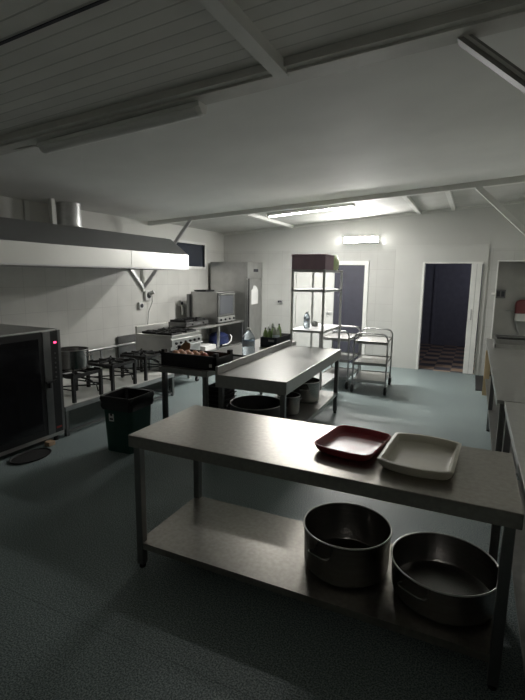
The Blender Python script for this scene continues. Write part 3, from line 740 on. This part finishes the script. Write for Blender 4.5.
s = obj('sticker', MB().box(-.095, -.035, -.1800, -.1770, .32, .43), 'paper', bn); s.rotation_euler = (0, 0, 0)
sk = MB().lathe([(.014, -.0002), (.014, .0016)], n=16, axis='y', cap0=True); sk.move((-.065, -.1815, .388)); 
obj('sticker_text', MB().box(-.085, -.045, -.1815, -.1802, .335, .352), 'ink', s)
obj('sticker_symbol', sk, 'ink', s)

# ------------------------------------------------------------------ crate with onions
ct = thing('produce_crate', 'black plastic crate of onions on the near end of the steel table', 'crate', (-2.56, 3.915, .851))
a, b, hh_ = .33, .17, .135
cr = MB(); cr.box(-a, a, -b, b, 0, .012)
cr.box(-a, a, -b, -b+.012, 0, hh_); cr.box(-a, a, b-.012, b, 0, hh_*.92)
for s in (-1, 1):
    cr.box(s*a-.006-s*.006, s*a+.006-s*.006, -b, b, 0, hh_*.9)
    for q in (-1, 1):
        cr.box(s*a-.02-s*.021, s*a+.02-s*.021, q*(b-.028)-.028, q*(b-.028)+.028, 0, .165, .004)
obj('crate_shell', cr, 'blackplastic', ct)
rim = MB(); rim.box(-a-.006, a+.006, -b-.008, -b, hh_-.02, hh_); rim.box(-a-.006, a+.006, -b-.008, -b, 0, .012)
obj('crate_rib', rim, 'blackplastic', ct)
obj('price_label', MB().box(a-.075, a-.045, -b-.011, -b-.0085, .03, .06), 'paper', ct)
on = None; random.seed(11)
for lay, nx, ny in ((0, 5, 3), (1, 4, 2)):
    for i in range(nx):
        for j in range(ny):
            x = -2.56-a+.062+i*.088+lay*.044; y = 3.915-.105+j*.088+lay*.044; z = .863+.037+lay*.057
            if on is None:
                on = obj('onion', MB().sphere((0, 0, 0), .042, .88).lathe([(.012, .030), (.004, .040), (.003, .044)], n=10, cap1=True), 'onion', None, True); o = on
            else: o = on.copy(); C.objects.link(o)
            o.location = (x+random.uniform(-.001, .001), y, z); o.rotation_euler = (random.uniform(-.6, .6), random.uniform(-.6, .6), random.uniform(0, 6))
            tag(o, 'pale orange onion heaped in the left half of the black crate', 'onion', 'onions in the black crate')
rp = on.copy(); rp.data = on.data.copy(); rp.data.materials.clear(); rp.data.materials.append(M['peach']); C.objects.link(rp)
rp.location = (-2.56-a+.062+5*.088, 3.81, .902); rp.scale = (1.05, 1.05, 1.05); tag(rp, 'deep red onion at right of the heap in the crate', 'onion', 'red onions in the black crate'); rp['group'] = 'red onions in the black crate'
rq = rp.copy(); C.objects.link(rq); rq.location = (-2.56-a+.062+4.45*.088, 3.85, .962); rq['label'] = 'deep red onion on top of the heap in the crate'
o = tag(obj('cardboard_scrap', MB().loops([[(-.07, -.03, 0), (.06, -.03, 0), (.065, .0, .05), (.04, .03, .085), (-.02, .035, .10), (-.06, .02, .06)], [(-.07, -.025, 0), (.06, -.025, 0), (.065, .006, .05), (.04, .036, .085), (-.02, .041, .10), (-.06, .026, .06)]]), 'cardboard'), 'folded piece of brown cardboard standing in the crate behind the onions', 'cardboard')
o.location = (-2.79, 4.035, .958)
tag(obj('cardboard_pad', MB().box(-2.86, -2.60, 4.02, 4.06, .8635, .957, .004), 'cardboard'), 'brown cardboard pad inside the crate behind the onions', 'cardboard')

# water bottle
def bottle(name, label, r, h, m, loc, capm='whiteplast', lab=None, group=None, cat='bottle'):
    t = thing(name, label, cat, loc, 0, group)
    pr = [(.001, 0), (r*.9, 0), (r, r*.15), (r, h*.3), (r*.94, h*.34), (r, h*.38), (r, h*.62), (r*.93, h*.70), (r*.6, h*.83), (r*.33, h*.90), (r*.33, h*.95)]
    obj('bottle_body', MB().lathe(pr, n=24, cap1=True), m, t, True)
    obj('bottle_cap', MB().lathe([(r*.38, h*.94), (r*.38, h), (r*.3, h*1.002)], n=18, cap0=True, cap1=True), capm, t, True)
    if lab: obj('bottle_label', MB().lathe([(r*1.012, h*.38), (r*1.012, h*.56)], n=24), lab, t, True)
    return t
bottle('water_bottle', 'large clear blue water bottle standing on the steel table by the crate', .075, .33, 'bluebottle', (-2.32, 4.62, .851), lab='labelblue')
tr_ = MB(); tr_.loops([[(x*a, y*b, z) for x, y in ((-1, -1), (1, -1), (1, 1), (-1, 1))] for a, b, z in ((.10, .15, 0), (.115, .165, .025), (.108, .158, .025), (.095, .145, .006))])
o = tag(obj('black_dish', tr_, 'blackplastic'), 'flat black dish between the crate and the water bottle', 'dish'); o.location = (-2.40, 4.38, .851)
# crate of bottles
c2 = thing('bottle_crate', 'black crate full of green and clear bottles at the far end of the steel table', 'crate', (-2.40, 5.62, .851))
cm = MB(); cm.box(-.11, .11, -.26, .26, 0, .01)
for s in (-1, 1): cm.box(s*.113-.004, s*.113+.004, -.26, .26, 0, .13); cm.box(-.113, .113, s*.255-.005, s*.255+.005, 0, .13)
obj('crate_shell', cm, mat('dark blue plastic', (.012, .018, .028), .5), c2)
obj('crate_label', MB().box(.0, .08, -.264, -.2605, .075, .10), 'greyplast', c2)
info = [(-.085, -.21, 'greenglass', .029, .24, 'green bottle with dark cap at near left corner of the bottle crate'),
        (-.005, -.215, 'greenglass', .028, .23, 'green bottle in the near row of the bottle crate, beside the corner bottle'),
        (.075, -.205, 'clearplast', .029, .27, 'clear bottle at near right corner of the bottle crate'),
        (-.08, -.115, 'clearplast', .029, .26, 'clear bottle in second row of the bottle crate, left side'),
        (.0, -.12, 'greenglass', .028, .25, 'green bottle in second row of the bottle crate, middle'),
        (.08, -.11, 'clearplast', .029, .25, 'clear bottle in second row of the bottle crate, right side'),
        (-.07, .0, 'clearplast', .032, .29, 'tall clear bottle in the far half of the bottle crate, left'),
        (.05, .0, 'greenglass', .032, .28, 'tall green bottle in the far half of the bottle crate, right')]
for x, y, m, r, h, lb in info:
    bottle('drink_bottle', lb, r, h, m, (-2.40+x*.8, 5.62+y, .862), 'redcap' if m == 'greenglass' else 'whiteplast', lab='labelblue' if m == 'clearplast' else None, group='bottles in the black crate')
o = tag(obj('orange_fruit', MB().sphere((0, 0, 0), .045), 'orange', None, True), 'orange fruit in the far part of the bottle crate', 'fruit'); o.location = (-2.42, 5.76, .907)
# stack of black trays below the table
random.seed(2)
first = None
for i in range(13):
    if first is None:
        mb = MB(); mb.loops([[(x*a, y*b, z) for x, y in ((-1, -1), (1, -1), (1, 1), (-1, 1))] for a, b, z in ((.15, .18, 0), (.17, .20, .04), (.185, .215, .04), (.185, .215, .048), (.165, .195, .048), (.145, .175, .006))])
        first = obj('black_tray', mb, 'blackplastic'); o = first
    else: o = first.copy(); C.objects.link(o)
    o.scale = (.55, .7, 1); o.location = (-2.375, 4.10, .001+i*.0482); tag(o, 'black plastic tray in the stack beneath the crate table', 'tray', 'stacked black trays on the floor')
o['label'] = 'topmost black plastic tray of the stack beneath the crate table'; del o['group']

# ------------------------------------------------------------------ shelf rack
rk = thing('shelf_rack', 'tall open metal shelf rack beyond the middle table', 'shelf rack', (-2.25, 5.80, 0))
RW, RD, RH = .44, .86, 1.87
for x in (.0, RW):
    for y in (0, RD): obj('post', MB().box(x-.014, x+.014, y-.014, y+.014, 0, RH, .002), 'rackpaint', rk)
for z in (.30, 1.055, 1.60, 1.865):
    s_ = MB(); s_.box(-.012, RW+.012, -.012, RD+.012, z-.003, z); s_.box(-.014, RW+.014, -.018, -.012, z-.03, z); s_.box(-.014, RW+.014, RD+.012, RD+.018, z-.03, z)
    s_.box(-.020, -.014, -.014, RD+.014, z-.03, z); s_.box(RW+.014, RW+.020, -.014, RD+.014, z-.03, z)
    if z < 1.5: obj('shelf', s_, 'alu', rk)
    else:
        s_.bm.free(); s_ = MB()
        s_.box(-.014, RW+.014, -.018, .002, z-.03, z); s_.box(-.014, RW+.014, RD-.002, RD+.018, z-.03, z); s_.box(-.020, 0, 0, RD, z-.03, z); s_.box(RW, RW+.020, 0, RD, z-.03, z)
        s_.box(0, RW, 0, RD, z-.006, z-.002)
        obj('shelf', s_, 'alu', rk)
mbx = thing('cardboard_box', 'plum coloured box on top of the shelf rack', 'box', (-2.03, 5.98, 1.866))
obj('box_body', MB().box(-.235, .235, -.19, .19, 0, .17, .004), 'maroon', mbx)
obj('box_lid', MB().box(-.24, .24, -.195, .195, .172, .20, .004), 'maroon', mbx)
gp = MB(); gp.loops([rsq(.12*f, .13*f, z, .03) for f, z in ((.95, 0), (1.05, .03), (1.08, .11), (1, .19), (.8, .215))])
o = tag(obj('green_packet', gp, 'greenpack', None, True), 'bright green and yellow packet on the rack behind the plum box', 'packet'); o.location = (-1.95, 6.42, 1.866)
bottle('water_bottle', 'small clear blue bottle standing on the lower shelf of the rack', .045, .23, 'bluebottle', (-2.12, 6.05, 1.056), group=None, lab='labelblue')
tag(obj('white_tub', MB().lathe([(.001, 0), (.05, 0), (.055, .07), (.05, .07), (.045, .01), (.001, .01)], n=20), 'whiteplast', None, True), 'white tub on the rack shelf beside the small bottle', 'tub').location = (-2.10, 6.35, 1.056)

# ------------------------------------------------------------------ trolleys
def trolley(label, loc, W, D, zs, hz, rotz=0):
    t = thing('serving_trolley', label, 'trolley', loc, rotz)
    for y, nm in ((0, 'near'), (D, 'far')):
        r = .09
        pts = [(0, y, .14), (0, y, .5), (0, y, hz-r)] + [(r-r*math.cos(a), y, hz-r+r*math.sin(a)) for a in [PI/2*i/6 for i in range(1, 7)]]
        pts += [(W-r+r*math.sin(a), y, hz-r+r*math.cos(a)) for a in [PI/2*i/6 for i in range(0, 7)]] + [(W, y, .5), (W, y, .14)]
        obj('tube_frame', MB().tube(pts, .0125, 10), 'tube', t, True)
    for z in zs:
        s = MB(); s.box(.012, W-.012, .0, D, z-.004, z)
        for x in (.010, W-.016): s.box(x, x+.006, 0, D, z-.03, z+.012)
        for y in (-.006, D): s.box(.010, W-.010, y, y+.006, z-.03, z+.012)
        obj('trolley_shelf', s, 'worktop', t)
    for x in (0, W):
        for y in (0, D):
            f = MB(); f.lathe([(.016, .13), (.016, .16)], x, y, 12, cap0=True, cap1=True)
            f.box(x-.03, x+.03, y-.035, y+.03, .126, .133); f.box(x-.027, x-.021, y-.03, y+.03, .05, .13); f.box(x+.021, x+.027, y-.03, y+.03, .05, .13)
            c = obj('caster', f, 'tube', t)
            wv = MB().lathe([(.001, -.018), (.052, -.018), (.062, -.011), (.062, .011), (.052, .018), (.001, .018)], n=22, axis='x'); wv.move((x, y-.02, .062))
            obj('wheel', wv, 'rubber', c, True)
    return t
trolley('steel three shelf trolley standing free, the right of two', (-1.625, 6.86, 0), .50, .74, (.20, .47, .80), .93, math.radians(4))
trolley('steel trolley half hidden behind the middle table and rack, the left of two', (-2.22, 7.0, 0), .48, .74, (.18, .46, .80), .93)

# ------------------------------------------------------------------ near the doorway
o = tag(obj('plywood_board', MB().box(.222, .30, 7.60, 7.62, .001, .70), 'ply'), 'raw plywood board standing under the edge of the sink table', 'board')
o = tag(obj('floor_mat', MB().box(.13, .60, 7.88, 9.12, .001, .012, .003), 'rubber'), 'black rubber mat on the floor at right of the doorway', 'mat')
tag(obj('storage_tub', MB().loops([rsq(.15, .20, 0), rsq(.18, .23, .22), rsq(.19, .24, .225), rsq(.19, .24, .235), rsq(.175, .225, .235), rsq(.145, .195, .01)]), 'whiteplast', None, True), 'white plastic tub on the lower shelf of the right hand table', 'tub').location = (.62, 2.75, .251)

o = tag(obj('steel_pan', MB().loops([[(x*a, y*b, z) for x, y in ((-1, -1), (1, -1), (1, 1), (-1, 1))] for a, b, z in ((.20, .12, 0), (.215, .135, .07), (.235, .155, .072), (.235, .155, .077), (.212, .132, .077), (.195, .115, .006))]), 'leg'), 'shallow steel pan lying at the far end of the sink table', 'pan')
o.location = (.56, 7.71, .851)
